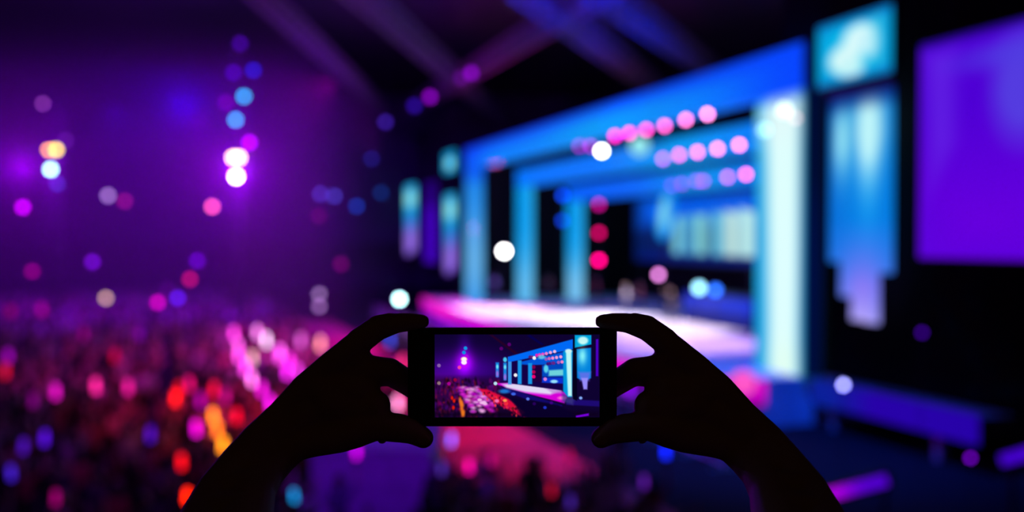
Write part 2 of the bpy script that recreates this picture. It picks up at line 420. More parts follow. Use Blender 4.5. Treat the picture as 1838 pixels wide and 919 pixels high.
def strip_hang(pxs, yt, t, label, ybots, paintf, name='led_strip_curtain', hang=.12):
    a = PS(pxs[0], yt, t); s0, _ = st(a); ztop = a.z
    r = stage_empty(name, s0, t, ztop, label, 'hanging lights')
    for i in range(len(pxs) - 1):
        sa, _ = st(PS(pxs[i], 400, t)); sb, _ = st(PS(pxs[i + 1], 400, t)); zb_ = PS((pxs[i] + pxs[i + 1]) / 2, ybots[i], t).z - ztop
        led_box('led_strip', (0, sb - s0 + .01, zb_), (.12, sa - s0 - .01, 0), paintf(i, zb_, sb - s0, sa - s0), r, .12)
    bm = bmesh.new(); sl, _ = st(PS(pxs[-1], 400, t)); bbox(bm, (-.03, sl - s0 - .05, 0), (.16, .05, .1)); tube(bm, (.06, (sl - s0) * .4, .1), (.06, (sl - s0) * .4, hang), .02, n=6); tube(bm, (.06, (sl - s0) * .6, .1), (.06, (sl - s0) * .6, hang), .02, n=6)
    link('hanging_bar', mesh_of(bm), M['steel'], r); return r
def nearstrip(i, zb_, y0, y1):
    def f(x, y, z):
        k = z / zb_; yy = (z / -9.0)   # 0 top .. 1 bottom over the longest
        c = mix((0, 75, 175), (0, 150, 225), 1 - abs(y + 1.9) / 2.2); c = mix(c, (0, 125, 235), yy * 1.2)
        c = mix(c, (190, 245, 250), 1.3 * bump(y, -1.9, .62 - .9 * max(0, yy - .15)) * bump(yy, .13, .17)); c = mix(c, (150, 230, 245), 1.1 * bump(y, -.65, .35) * bump(yy, .15, .13))
        c = mix(c, (130, 115, 240), max(0, min(1, (yy - .42) / .22)) * bump(y, -1.7, 1.5)); c = mix(c, (215, 200, 255), .8 * bump(yy, .82, .12) * bump(y, -1.6, 1.2)); c = mix(c, (100, 130, 255), (yy - .85) * 5)
        c = mix(c, (0, 15, 90), bump(y, -3.9, .5) * .8); return mix(c, (0, 20, 110), 1 - yy * 14)
    return f
strip_hang([1488, 1508, 1528, 1550, 1574, 1598], 176, -.2, 'wide curtain of blue light strips, hung below the cyan screen', [470, 532, 575, 580, 490], nearstrip, hang=.16)
def farstrip(i, zb_, y0, y1):
    def f(x, y, z):
        k = z / zb_; c = mix((0, 150, 230), (150, 110, 235), (k - .4) * 3); c = mix(c, (150, 245, 255), 1.3 * bump(k, .2, .13) * bump(y, (y0 + y1) / 2, .6 * abs(y1 - y0)))
        return mix(c, (60, 20, 150), (k - .93) * 8)
    return f
strip_hang([799, 807, 815], 350, -.2, 'narrow light strips below a small cyan screen at the far end', [492, 486], farstrip, hang=1.75)
strip_hang([728, 736, 744], 334, -.2, 'lone narrow light strips furthest along the stage front', [458, 452], farstrip, hang=13.1)
p = Paint(20, 24, 0, 0, 40, 60, (0, 150, 215)); p.ell(20, 34, 12, 16, (150, 245, 255), 10)
side_screen(797, 818, 276, 312, -.2, 'small cyan screen high beyond the far column', p)
p = Paint(10, 24, 0, 0, 40, 60, (62, 0, 180)); p.poly([(0, 0), (40, 0), (40, 14), (0, 14)], (22, 0, 80), 20)
side_screen(762, 784, 330, 470, -.3, 'dim violet screen between the two far light strips', p)

# ------------------------------------------------------------------ lamps
def lamp(pos, col, rpx=4.5, label=None, cat='stage light', group=None, name='stage_spotlight', gain=1.0, face=None, up=True, stretch=1.0, hold='drop'):
    pos = Vector(pos); dist = pos.y; R = rpx * dist / FPX
    L = tuple(c * gain * (15.0 / rpx) ** 2 for c in lin(col))
    r = empty(name, pos, label, cat, group)
    d = (CAM - pos).normalized() if face is None else face
    r.rotation_euler = d.to_track_quat('Y', 'Z').to_euler()        # local +Y = where it shines
    bm = bmesh.new()
    n = 14; c = bm.verts.new((0, .25 * R, 0)); prev = []
    for k, rr in ((0, .55), (1, 1.0)):
        ring = [bm.verts.new((rr * R * math.cos(2 * math.pi * i / n), (.16 if k == 0 else 0) * R, rr * R * stretch * math.sin(2 * math.pi * i / n))) for i in range(n)]
        if k == 0:
            for i in range(n): bm.faces.new((c, ring[i], ring[(i + 1) % n]))
        else:
            for i in range(n): bm.faces.new((prev[i], ring[i], ring[(i + 1) % n], prev[(i + 1) % n]))
        prev = ring
    bmesh.ops.recalc_face_normals(bm, faces=bm.faces)
    link('lens', mesh_of(bm), emat(L, 1.0), r)
    bm = bmesh.new(); tube(bm, (0, -.04 * R, 0), (0, -2.0 * R, 0), 1.04 * R, .7 * R, 12); tube(bm, (0, -2.0 * R, 0), (0, -2.4 * R, 0), .7 * R, .4 * R, 12)
    link('housing', mesh_of(bm), M['steel'], r)
    bm = bmesh.new(); sgn = 1 if up else -1
    for x in (-1.15, 1.15): bbox(bm, (x * R - .05 * R, -1.3 * R, -.1 * R if up else -1.6 * R), (x * R + .05 * R, -.9 * R, 1.6 * R if up else .1 * R))
    bbox(bm, (-1.2 * R, -1.3 * R, sgn * 1.6 * R - .06 * R), (1.2 * R, -.9 * R, sgn * 1.6 * R + .06 * R))
    link('yoke', mesh_of(bm), M['steel'], r)
    if isinstance(hold, str):
        z = 24.0 if hold == 'hang' else (STZ if (st(pos)[1] > -2.2 and -1.3 < st(pos)[0] < 46) else 0.0)
        hold = Vector((pos.x, pos.y + 2 * R, z))
    inv = r.rotation_euler.to_matrix().inverted()
    bm = bmesh.new(); tube(bm, (0, -2 * R, 0), inv @ (hold - pos), min(.05, .16 * R), n=6)
    link('mounting_arm' if (hold - pos).length < 2.5 else ('hanging_cable' if hold.z > pos.z else 'stand_pole'), mesh_of(bm), M['steel'], r)
    return r
def truss(name, a, b, wd, label, cat='truss', group=None, mat=None):
    a, b = Vector(a), Vector(b); L = (b - a).length; r = empty(name, a, label, cat, group)
    r.rotation_euler = (b - a).to_track_quat('X', 'Z').to_euler(); h = wd / 2; mt = mat or M['dtruss']
    for y in (-h, h):
        for z in (-h, h):
            bm = bmesh.new(); tube(bm, (0, y, z), (L, y, z), wd * .09, n=8); link('chord', mesh_of(bm), mt, r)
    bm = bmesh.new(); n = max(2, int(L / wd / 1.2))
    for i in range(n):
        x0, x1 = L * i / n, L * (i + 1) / n
        s_ = 1 if i % 2 else -1
        for y in (-h, h): tube(bm, (x0, y, -h * s_), (x1, y, h * s_), wd * .05, n=5)
        for z in (-h, h): tube(bm, (x0, -h * s_, z), (x1, h * s_, z), wd * .05, n=5)
    link('bracing', mesh_of(bm), mt, r); return r

# rows of pink lamps between the portals
rows = [
    ('upper pink row', -.45, [(1040, 262, (150, 40, 190), .55), (1060, 262, (170, 60, 200), .6), (1104, 244, (255, 20, 190), .95), (1130, 239, (255, 40, 185), 1), (1160, 233, (255, 70, 190), 1), (1193, 226, (255, 130, 205), 1), (1231, 215, (255, 165, 215), 1.1), (1270, 205, (255, 190, 225), 1.3)]),
    ('middle pink row', 3.55, [(1190, 285, (190, 110, 235), .8), (1219, 278, (245, 110, 205), .9), (1252, 273, (255, 140, 210), 1), (1288, 267, (255, 165, 215), 1.1), (1327, 260, (255, 165, 215), 1.2)]),
    ('lower pink row', 7.55, [(1206, 333, (90, 30, 190), .6), (1224, 330, (120, 30, 190), .6), (1250, 325, (120, 60, 210), .7), (1262, 325, (150, 50, 190), .7), (1306, 318, (190, 100, 210), .9), (1339, 313, (255, 130, 195), 1)]),
]
for nm, t, L in rows:
    for i, (x, y, c, g) in enumerate(L):
        last = i == len(L) - 1; first = i == 0
        wh = 'nearest the bright column' if last else ('furthest from the bright column' if first else 'number %d counted from the far end' % (i + 1))
        lamp(PS(x, y, t), (c[0], c[1] * .75, c[2]), 4.5, '%s stage lamp in the %s, %s' % ('pale pink' if c[1] > 120 else 'pink' if c[0] > 200 else 'purple', nm, wh), group='pink lamps over the stage', gain=g, hold=PS(x, y, t) + SV * .5 + Vector((0, 0, .25)))
pc = PS(1148, 262, 2.3)
lamp(pc, (150, 235, 240), 17, 'wide pale cyan floodlight under the upper pink row', 'floodlight', name='floodlight', gain=1.25, hold=pc + SV * 1.9)
lamp(PS(1080, 271, 3.4), (255, 255, 255), 5, 'single white lamp under the far end of the upper pink row', gain=3.0, hold=PS(1080, 271, 3.4) + SV * .6)
lamp(PS(905, 451, 1.5), (255, 255, 255), 6, 'blinding white lamp between the two far columns', gain=4.0, name='followspot')
lamp(PS(717, 537, -1.9) , (190, 245, 255), 5.5, 'pale cyan lamp at the far corner of the stage front', gain=2.2)
lamp(PS(1010, 351, 7), (0, 60, 220), 5, 'upper blue lamp beside the innermost far column', gain=.8)
lamp(PS(1010, 396, 7), (0, 50, 190), 5, 'lower blue lamp beside the innermost far column', gain=.8)
for y, c, g, wd in ((367, (170, 0, 120), .8, 'topmost dim magenta'), (418, (190, 0, 90), .9, 'middle crimson'), (467, (255, 0, 130), 1.2, 'lowest bright pink')):
    lamp(PS(1075, y, 9.5), c, 5, wd + ' lamp of the upright trio right of the far columns', group='upright trio of lamps', gain=g, hold='drop' if y > 450 else PS(1075, y + 46, 9.5))
lamp(PS(1182, 493, 9), (225, 130, 220), 5, 'lilac lamp standing low before the oval screen', gain=.9)
lamp(PS(1255, 517, 6), (150, 225, 255), 8, 'large white cyan lamp on the stage riser', gain=1.5, name='floodlight', cat='floodlight')
lamp(PS(1284, 521, 6.4), (40, 110, 255), 7, 'blue lamp right beside the large white cyan one on the riser', gain=1.2, name='floodlight', cat='floodlight')
lamp(PS(1408, 197, -.3), (225, 245, 245), 10, 'white lamp at the head of the bright near column', gain=1.2, hold=PS(1408, 197, .1))
lamp(PS(1428, 212, -.3), (200, 170, 170), 5, 'small warm lamp beside the white one on the near column', gain=.5, hold=PS(1428, 212, .1))
lamp(PS(1372, 233, -.3), (170, 235, 240), 8, 'pale cyan lamp lowest on the near column head', gain=.8, hold=PS(1372, 233, .1))
lamp(P(1514, 691, 26), (155, 155, 250), 5, 'lavender lamp at the foot of the side platform', gain=1.2, up=False)
lamp(PS(1334, 686, -2.4), (255, 85, 195), 22, 'pink floor lamp glowing on the near end of the stage edge', gain=2.2, name='floodlight', cat='floodlight', up=False)
lamp(P(1655, 597, 25), (45, 0, 110), 4.5, 'faint violet lamp in the dark below the purple screen', gain=.7)
lamp(P(1742, 822, 17), (90, 0, 160), 4, 'dim purple lamp near the small violet bar', gain=.7, up=False)

# lighting towers in the audience
def tower(px, yt, Y, label):
    a = P(px, 427, Y); top = P(px, yt, Y).z
    r = truss('lighting_tower', (a.x, Y + .35, .0), (a.x, Y + .35, top), .6, label, 'lighting tower', mat=M['steel'])
    bm = bmesh.new(); bbox(bm, (0, -1.3, -1.3), (.08, 1.3, 1.3)); link('base_plate', mesh_of(bm), M['steel'], r)
tower(430, 60, 62, 'tall truss tower with white, cyan and blue lamps in violet haze')
tower(95, 180, 62, 'shorter truss tower with yellow and pale cyan lamps')
for x, y, c, g, rp, lb in (
    (455, 126, (10, 20, 190), .8, 5, 'dark blue lamp high on the tall tower'), (438, 173, (0, 155, 225), 1, 5, 'upper cyan lamp on the tall tower'),
    (423, 215, (0, 155, 230), 1, 5, 'lower cyan lamp on the tall tower'), (448, 256, (180, 0, 225), 1, 5, 'magenta lamp above the white ones on the tall tower'),
    (419, 283, (255, 190, 60), 2.5, 6, 'warm white lamp on the tall tower, upper of the bright pair'), (429, 283, (255, 190, 60), 2.5, 6, 'warm white lamp on the tall tower, close right of its twin'),
    (424, 317, (255, 225, 255), 4, 6, 'cold white lamp lowest of the bright tall tower lamps'), (381, 371, (255, 80, 150), 1, 5, 'pink lamp low beside the tall tower'),
    (431, 78, (70, 0, 170), .45, 5, 'faint violet lamp topmost on the tall tower'), (419, 130, (75, 0, 190), .45, 5, 'faint violet lamp beside the dark blue one'),
    (405, 184, (120, 0, 160), .4, 5, 'faint magenta lamp beside the upper cyan one'),
    (77, 186, (105, 40, 120), .9, 4, 'dim mauve lamp topmost on the shorter tower'), (87, 269, (255, 150, 0), 1, 4, 'orange lamp on the shorter tower'),
    (101, 269, (255, 215, 0), 1.1, 5, 'yellow lamp on the shorter tower'), (91, 304, (175, 245, 255), 1.5, 5, 'pale cyan lamp below the yellow one'),
    (103, 330, (40, 40, 160), .6, 5, 'dim blue lamp lowest on the shorter tower'), (118, 252, (80, 20, 120), .5, 4, 'dim purple lamp beside the yellow one')):
    lamp(P(x, y, 61), c, rp, lb, group='lamps on the lighting towers', gain=g, hold=P(430 if x > 300 else 95, y, 62.1))
for x, y, Y, c, g, lb in (
    (58, 487, 80, (140, 0, 110), .7, 'plum lamp over the crowd near the left edge'), (41, 372, 70, (195, 0, 230), 1, 'magenta lamp low at the photo\'s far left edge'), (194, 351, 80, (140, 100, 165), 1, 'greyish pink lamp on the far balcony'),
    (224, 361, 80, (130, 10, 90), .8, 'dim crimson lamp right beside the greyish pink one'), (166, 470, 70, (110, 10, 200), .7, 'purple lamp over the crowd below the shorter tower'),
    (354, 468, 70, (100, 0, 200), .6, 'purple lamp over the crowd below the tall tower'), (190, 535, 60, (165, 125, 105), 1, 'tan lamp in the midst of the far crowd'),
    (283, 543, 60, (190, 0, 160), .9, 'magenta lamp in the crowd beside a violet one'), (319, 535, 60, (80, 20, 215), .9, 'violet lamp in the crowd beside a magenta one'),
    (341, 501, 60, (170, 10, 80), .9, 'crimson lamp over the crowd above the violet one'), (575, 348, 100, (80, 50, 200), .5, 'left blue violet lamp on the far balcony'),
    (600, 352, 100, (70, 60, 200), .5, 'right blue violet lamp on the far balcony'), (640, 370, 100, (0, 50, 170), .6, 'blue lamp at the stage end of the balcony'),
    (684, 346, 95, (0, 40, 110), .6, 'dim teal lamp left of the far light strips'), (667, 285, 95, (20, 20, 110), .7, 'faint navy lamp above the dim teal one'),
    (692, 219, 95, (45, 20, 130), .9, 'faint indigo lamp high above the far light strips'), (572, 388, 100, (110, 0, 90), .4, 'faint plum lamp under the balcony lights'),
    (612, 474, 90, (110, 0, 90), .6, 'dim plum lamp in the distance behind the crowd'), (573, 528, 80, (150, 110, 170), .6, 'upper greyish pink lamp left of the stage'),
    (573, 550, 80, (150, 100, 170), .6, 'lower greyish pink lamp left of the stage')):
    lamp(P(x, y, Y), c, 5, lb, group='scattered hall lamps', gain=g, up=False, hold='hang' if y < 300 else 'drop')

# ceiling trusses (horizontal, 12 m above the eye)
TZ = CAMZ + 12
for a, b, wd, lb in (((560, -90), (935, 240), 1.0, 'long red lit ceiling truss falling towards the far column'), ((930, -30), (1200, 172), 1.1, 'blue lit ceiling truss, the longer of the blue pair'),
                     ((1060, -30), (1290, 132), 1.1, 'blue lit ceiling truss closer to the cyan screen'), ((1120, -40), (690, 222), .9, 'ceiling truss crossing the others with magenta lamps'),
                     ((450, -30), (760, 262), .8, 'faint reddish ceiling truss behind the long red one')):
    truss('ceiling_truss', PZ(*a, TZ), PZ(*b, TZ), wd, lb, 'truss', 'ceiling trusses')
def near_truss(p_):
    a, b = PZ(1120, -40, TZ), PZ(690, 222, TZ); k = (p_ - a).dot(b - a) / (b - a).length_squared; return a + (b - a) * k - Vector((0, 0, .4))
for (x, y), c, g, lb in (((846, 131), (120, 0, 170), .8, 'magenta lamp on the crossing ceiling truss, upper one'), ((772, 174), (120, 0, 165), .8, 'magenta lamp on the crossing ceiling truss, lower one'),
                         ((744, 190), (40, 10, 150), .6, 'dim blue lamp under the lower magenta one'), ((828, 140), (100, 0, 140), .4, 'faint magenta lamp next to the upper one')):
    lamp(PZ(x, y, TZ - .8), c, 6, lb, group='lamps on the crossing ceiling truss', gain=g, hold=near_truss(PZ(x, y, TZ - .8)))
for (x, y), col, e in (((760, 80), (1, 0, .08), 300), ((900, 200), (1, 0, .08), 700), ((1100, 100), (0, .01, 1), 2600), ((1160, 150), (0, .01, 1), 2600), ((1230, 100), (0, .01, 1), 2400), ((960, 40), (.02, .01, 1), 900), ((720, 210), (.3, 0, .6), 900)):
    q = PZ(x, y, TZ - 3.5); spot('added_truss_light', q + Vector((0, 0, -4)), q + Vector((0, 0, 3)), col, e * 4, 140, .5)  # spots added in the air below the trusses to tint them

# ------------------------------------------------------------------ people
BASE = {
    'lfoot': (.10, .08, .04), 'lank': (.10, -.02, .09), 'lknee': (.10, .02, .48), 'lhip': (.09, 0, .92),
    'rfoot': (-.10, .08, .04), 'rank': (-.10, -.02, .09), 'rknee': (-.10, .02, .48), 'rhip': (-.09, 0, .92),
    'pel': (0, 0, .96), 'chest': (0, 0, 1.28), 'neck': (0, 0, 1.47), 'head': (0, .02, 1.62),
    'lsh': (.18, 0, 1.40), 'rsh': (-.18, 0, 1.40)}
POSES = {
    'down': dict(lel=(.26, -.02, 1.12), lwr=(.25, .08, .88), lha=(.24, .12, .80), rel=(-.26, -.02, 1.12), rwr=(-.25, .08, .88), rha=(-.24, .12, .80)),
    'cheer': dict(lel=(.34, .10, 1.58), lwr=(.30, .16, 1.83), lha=(.29, .17, 1.92), rel=(-.34, .10, 1.60), rwr=(-.28, .14, 1.85), rha=(-.27, .16, 1.94)),
    'onehand': dict(lel=(.30, .14, 1.55), lwr=(.25, .20, 1.81), lha=(.24, .22, 1.90), rel=(-.27, .0, 1.14), rwr=(-.22, .16, .98), rha=(-.20, .22, .94)),
    'clap': dict(lel=(.26, .10, 1.20), lwr=(.10, .30, 1.34), lha=(.04, .36, 1.40), rel=(-.26, .10, 1.20), rwr=(-.10, .30, 1.34), rha=(-.04, .36, 1.40)),
    'film': dict(lel=(.24, .20, 1.36), lwr=(.12, .36, 1.58), lha=(.08, .40, 1.64), rel=(-.24, .20, 1.36), rwr=(-.12, .36, 1.58), rha=(-.08, .40, 1.64)),
}
def body_mesh(pose, voxel=.028, mats=None, seed=0):
    J = {k: Vector(v) for k, v in {**BASE, **POSES[pose]}.items()}; rnd = random.Random(seed)
    segs = []   # (a, b, ra, rb, slot)  slots: 0 skin, 1 top, 2 trousers, 3 hair
    for s in 'lr':
        segs += [(J[s + 'ank'], J[s + 'foot'], .05, .045, 2), (J[s + 'knee'], J[s + 'ank'], .065, .045, 2), (J[s + 'hip'], J[s + 'knee'], .095, .065, 2),
                 (J[s + 'sh'], J[s + 'el'], .062, .048, 1), (J[s + 'el'], J[s + 'wr'], .045, .032, 0), (J[s + 'wr'], J[s + 'ha'], .035, .04, 0),
                 (J['chest'], J[s + 'sh'], .12, .075, 1)]
    segs += [(J['pel'] + Vector((-.06, 0, 0)), J['pel'] + Vector((.06, 0, 0)), .115, .115, 2), (J['pel'] + Vector((0, 0, .05)), J['chest'], .125, .145, 1),
             (J['chest'] + Vector((-.07, 0, 0)), J['chest'] + Vector((.07, 0, 0)), .12, .12, 1), (J['chest'], J['neck'], .11, .06, 1), (J['neck'], J['head'], .055, .06, 0),
             (J['head'] + Vector((0, .02, -.03)), J['head'] + Vector((0, .0, .05)), .085, .098, 0), (J['head'] + Vector((0, .1, -.02)), J['head'] + Vector((0, .115, -.03)), .015, .018, 0),
             (J['head'] + Vector((0, -.03, .04)), J['head'] + Vector((0, -.035, .03 if seed % 2 else -.12)), .105, .10 if seed % 2 else .08, 3)]
    bm = bmesh.new()
    for a, b, ra, rb, _ in segs: capsule(bm, a, b, ra, rb, 10)
    me = mesh_of(bm, 'body'); o = bpy.data.objects.new('tmp', me); C.objects.link(o)
    md = o.modifiers.new('r', 'REMESH'); md.mode = 'VOXEL'; md.voxel_size = voxel
    md = o.modifiers.new('s', 'SMOOTH'); md.iterations = 3; md.factor = .5
    dg = bpy.context.evaluated_depsgraph_get(); m2 = bpy.data.meshes.new_from_object(o.evaluated_get(dg))
    bpy.data.objects.remove(o)
    m2.materials.clear()
    for m in mats: m2.materials.append(m)
    for pl in m2.polygons:
        c = pl.center; best = 1e9; sl = 0
        for a, b, ra, rb, k in segs:
            ab = b - a; tt = max(0, min(1, (c - a).dot(ab) / max(ab.length_squared, 1e-9))); dd = (c - a - ab * tt).length - (ra + (rb - ra) * tt)
            if dd < best: best, sl = dd, k
        pl.material_index = sl; pl.use_smooth = True
    return m2
POSE_LIST = ['down', 'cheer', 'onehand', 'clap', 'film', 'down', 'onehand', 'cheer']
bodies = [body_mesh(p_, .03, [M['cskin'], M['shirt'], M['trou'], M['hair']], i) for i, p_ in enumerate(POSE_LIST)]

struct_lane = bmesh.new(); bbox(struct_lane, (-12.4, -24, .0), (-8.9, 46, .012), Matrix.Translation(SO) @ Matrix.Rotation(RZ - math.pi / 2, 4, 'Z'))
o = link('floor_lane', mesh_of(struct_lane), pmat('red_light_lane_floor', (.62, .05, .13), .8)); o['kind'] = 'structure'  # red of the wash light put into the lane floor's colour
# light sticks and phone lights held up in the crowd
stick_mesh = {}
HOLD = []
def stick(px, py, Y, col, g, label, h=2.1):
    R = 3.6 * Y / FPX; L = tuple(c * g * .65 * 225 / (3.6 * 3.6 * h * 1.27) * 1.0 for c in lin(col)); pos = PZ(px, py, 2.0 + R * h + R)
    HOLD.append(Vector((pos.x, pos.y, 0)))
    r = empty('light_stick', pos, label, 'light stick', 'light sticks in the crowd', (random.uniform(-.1, .1), random.uniform(-.1, .1), 0))
    bm = bmesh.new(); hh = R * h; tube(bm, (0, 0, -hh), (0, 0, hh), R, R * .9, 10); ball(bm, (0, 0, hh), R * .9, 10); link('glowing_tube', mesh_of(bm), emat(L), r)
    bm = bmesh.new(); tube(bm, (0, 0, -hh - R * 3), (0, 0, -hh), R * .8, R * .9, 10); link('handle', mesh_of(bm), M['steel'], r)
sticks = [
 (420, 600, 42, (245, 60, 220), 1.0, 'magenta'), (428, 622, 40, (250, 90, 225), .8, 'bright pink'), (478, 612, 42, (250, 190, 245), 1.0, 'pale pink'), (462, 598, 44, (235, 120, 220), .9, 'pink'),
 (453, 644, 36, (205, 160, 150), .8, 'khaki pink'), (540, 612, 42, (200, 80, 190), .8, 'mauve'), (575, 618, 42, (235, 130, 140), .9, 'peach'), (452, 682, 32, (245, 110, 220), 1.2, 'hot pink'), (440, 662, 36, (240, 60, 220), 1.0, 'pink'), (485, 725, 30, (225, 20, 215), 1.0, 'magenta'), (503, 632, 39, (245, 90, 230), 1.0, 'bright pink'), (515, 668, 36, (225, 30, 220), 1.0, 'deep magenta'), (428, 640, 38, (240, 70, 220), .9, 'pink'), (405, 712, 32, (190, 10, 120), .6, 'rose'),  # last six sticks added to fill out the magenta glow of the lit rows
 (470, 700, 31, (235, 20, 215), .8, 'deep magenta'), (520, 650, 37, (240, 40, 220), .8, 'magenta'), (535, 668, 35, (225, 50, 215), .8, 'magenta'), (500, 640, 38, (235, 70, 225), .8, 'pink'),
 (340, 690, 33, (225, 10, 110), .6, 'rose'), (230, 696, 34, (200, 20, 130), .8, 'rose'), (172, 694, 35, (215, 30, 130), .9, 'rose'), (100, 704, 33, (190, 10, 160), .8, 'purple pink'),
 (206, 640, 38, (200, 0, 60), .4, 'crimson'), (315, 716, 32, (250, 20, 15), 1.0, 'red'), (322, 700, 32, (220, 10, 20), .6, 'red'), (383, 748, 29, (255, 120, 30), 1.1, 'orange'),
 (390, 772, 28, (255, 110, 20), .9, 'orange'), (400, 800, 27, (255, 140, 20), 1.0, 'amber'), (384, 700, 31, (230, 10, 60), .7, 'red'), (425, 748, 29, (220, 0, 30), .8, 'red'),
 (352, 770, 28, (210, 0, 190), .9, 'magenta'), (360, 720, 31, (165, 0, 150), .6, 'purple'), (326, 830, 25, (225, 10, 20), .8, 'red'), (336, 892, 21, (255, 30, 0), 1.2, 'red'),
 (270, 781, 27, (70, 10, 170), .6, 'violet'), (80, 788, 27, (70, 10, 180), .7, 'violet'), (42, 802, 26, (60, 10, 150), .6, 'violet'), (20, 850, 23, (50, 20, 160), .7, 'indigo'),
 (100, 895, 21, (130, 0, 90), .6, 'plum'), (75, 557, 50, (150, 0, 120), .8, 'plum'), (15, 640, 38, (130, 0, 150), .7, 'purple'),
 (10, 668, 36, (190, 10, 30), .6, 'red'), (250, 600, 44, (110, 0, 150), .5, 'purple'), (300, 520, 60, (90, 0, 130), .5, 'purple'), (20, 560, 50, (130, 0, 60), .6, 'plum'),
 (810, 790, 22, (95, 75, 225), 1.1, 'lavender'), (793, 842, 20, (60, 30, 130), .8, 'dim indigo'), (842, 838, 20, (215, 0, 140), .9, 'magenta'), (882, 826, 21, (150, 0, 90), .7, 'plum'),
 (528, 891, 18, (0, 105, 165), 1.1, 'teal'), (1195, 812, 22, (10, 30, 235), 1.1, 'blue'), (1156, 866, 19, (65, 15, 115), .9, 'dim purple'), (1022, 820, 22, (130, 0, 45), .7, 'crimson'),
 (990, 880, 18, (140, 5, 30), .8, 'crimson'), (1024, 902, 18, (45, 20, 115), .7, 'dim indigo'), (700, 610, 45, (40, 60, 190), .8, 'blue'), (723, 650, 35, (225, 40, 110), .8, 'rose'),
 (714, 725, 29, (235, 130, 190), 1.1, 'pale pink'), (640, 812, 22, (200, 0, 220), .7, 'magenta'), (1130, 700, 30, (120, 0, 200), .9, 'violet'), (150, 600, 44, (120, 0, 100), .6, 'plum'), (60, 720, 31, (110, 0, 110), .5, 'plum')]
POSN = lambda x, y: ('left of the left forearm' if x < 330 and y > 650 else 'beside the left forearm' if x < 560 and y > 640 else 'far back in the crowd' if y < 600 else 'below the phone' if 700 < x < 1060 and y > 770 else 'seen between fingers' if 660 < x < 760 or 1100 < x < 1160 and y < 760 else 'behind the wrist')
seen = {}; STK = []
for x, y, Y, c, g, nm in sticks:
    lb = '%s light stick %s' % (nm, POSN(x, y)); k = seen.get(lb, 0); seen[lb] = k + 1
    if k: lb += [', held lower than its like', ', held lowest of its like', ', held apart from its like'][min(k - 1, 2)]
    stick(x, y, Y, c, g, lb); STK.append(lb.replace(', held lower than its like', ' lower than its like').replace(', held', ''))

# crowd layout: rows parallel to the stage front
spots = []
for r in range(0, 70):
    t = -5.4 - r * 1.02
    for k in range(0, 110):
        s = -30 + k * .86 + (r % 2) * .4 + random.uniform(-.3, .3); q = S(s, t + random.uniform(-.35, .35), 0)
        if random.random() < .12: continue
        if q.y < 14 or q.y > 104 or q.x < -60: continue
        if t > -7: continue
        px = CX + FPX * q.x / q.y; py = 427 + FPX * (CAMZ - 1.6) / q.y
        if px < -25 or px > 1500 or py > 960: continue
        if t > -12.9: continue        # the open lane before the stage
        # the mixing booth footprint
        if -5.3 < q.x < -.6 and 19.2 < q.y < 24.5: continue
        # sight lines: keep only what the arms and phone do not cover
        spots.append((q, px, py, t))
def covered(px, py):
    if 560 < px < 1280 and 600 < py < 745: return True
    if 420 < px < 680 and py > 1250 - px and py < 1360 - px + 60: return True
    return False
vis = [a for a in spots if not covered(a[1], a[2] + 20)]
rest = [a for a in spots if covered(a[1], a[2] + 20)]
vis = [a for a in vis if not (a[0].y < 20.4 and -1.0 < a[0].x < 2.6)]
for r in range(9):
    for k in range(7):
        q = Vector((-.75 + k * .52 + (r % 2) * .25 + random.uniform(-.1, .1), 20.3 - r * .62 + random.uniform(-.1, .1), 0)); vis.append((q, CX + FPX * q.x / q.y, 860, -14))
vis = [a for a in vis if not (a[0].y < 20 and 545 < a[1] < 795)]
vis.sort(key=lambda a: a[0].y)
near, far_ = [], []
hx = []
for h in HOLD:
    a = math.atan2((S(20, 6, 0) - h).y, (S(20, 6, 0) - h).x) - math.pi / 2; ca, sa = math.cos(a), math.sin(a)
    hx.append((Vector((h.x - (ca * .24 - sa * .22), h.y - (sa * .24 + ca * .22), 0)), a))
used = [h[0] for h in hx]
for v in vis:
    if any((v[0] - u).length < .6 for u in used): continue
    if any(abs(v[0].x - u[0].x) < .6 and abs(v[0].y - u[0].y) < .6 for u in near[-260:]): continue
    (near if len(near) < 300 - len(hx) else far_).append(v)
for i, (q, a) in enumerate(hx):
    o = bpy.data.objects.new('person', bodies[2]); C.objects.link(o); o.location = q; o.rotation_euler = (0, 0, a)
    st_l = sorted(o_.get('label', '') for o_ in ())
    tag(o, 'concertgoer holding up the ' + STK[i], 'person', 'concertgoers holding up light sticks')
def glabel(px, q, pose, t):
    where = 'at the left edge' if px < 140 else 'below the shorter tower' if px < 300 else 'left of the forearm' if px < 460 else 'behind the left wrist' if px < 560 else 'by the control booth' if px < 790 else 'below the phone' if px < 1060 else 'below the right hand'
    act = {'down': 'with arms down', 'cheer': 'with both arms up', 'onehand': 'with one arm up', 'clap': 'clapping', 'film': 'holding hands before the face'}[pose]
    dp = 'nearest rows' if q.y < 19 else 'near rows' if q.y < 23 else 'middle rows' if q.y < 27 else 'farther rows' if q.y < 31 else 'back rows'
    lb = 'blurred concertgoer %s in the %s %s' % (act, dp, where)
    return lb, lb.replace('blurred concertgoer', 'concertgoers')
for i, (q, px, py, t) in enumerate(near):
    k = random.randrange(len(bodies))
    o = bpy.data.objects.new('person', bodies[k]); C.objects.link(o); o.location = q
    o.rotation_euler = (0, 0, math.atan2((S(20, 6, 0) - q).y, (S(20, 6, 0) - q).x) - math.pi / 2 + random.uniform(-.4, .4)); sc = random.uniform(.93, 1.07); o.scale = (sc, sc, sc)
    lb, gr = glabel(px, q, POSE_LIST[k], t); tag(o, lb, 'person', gr)
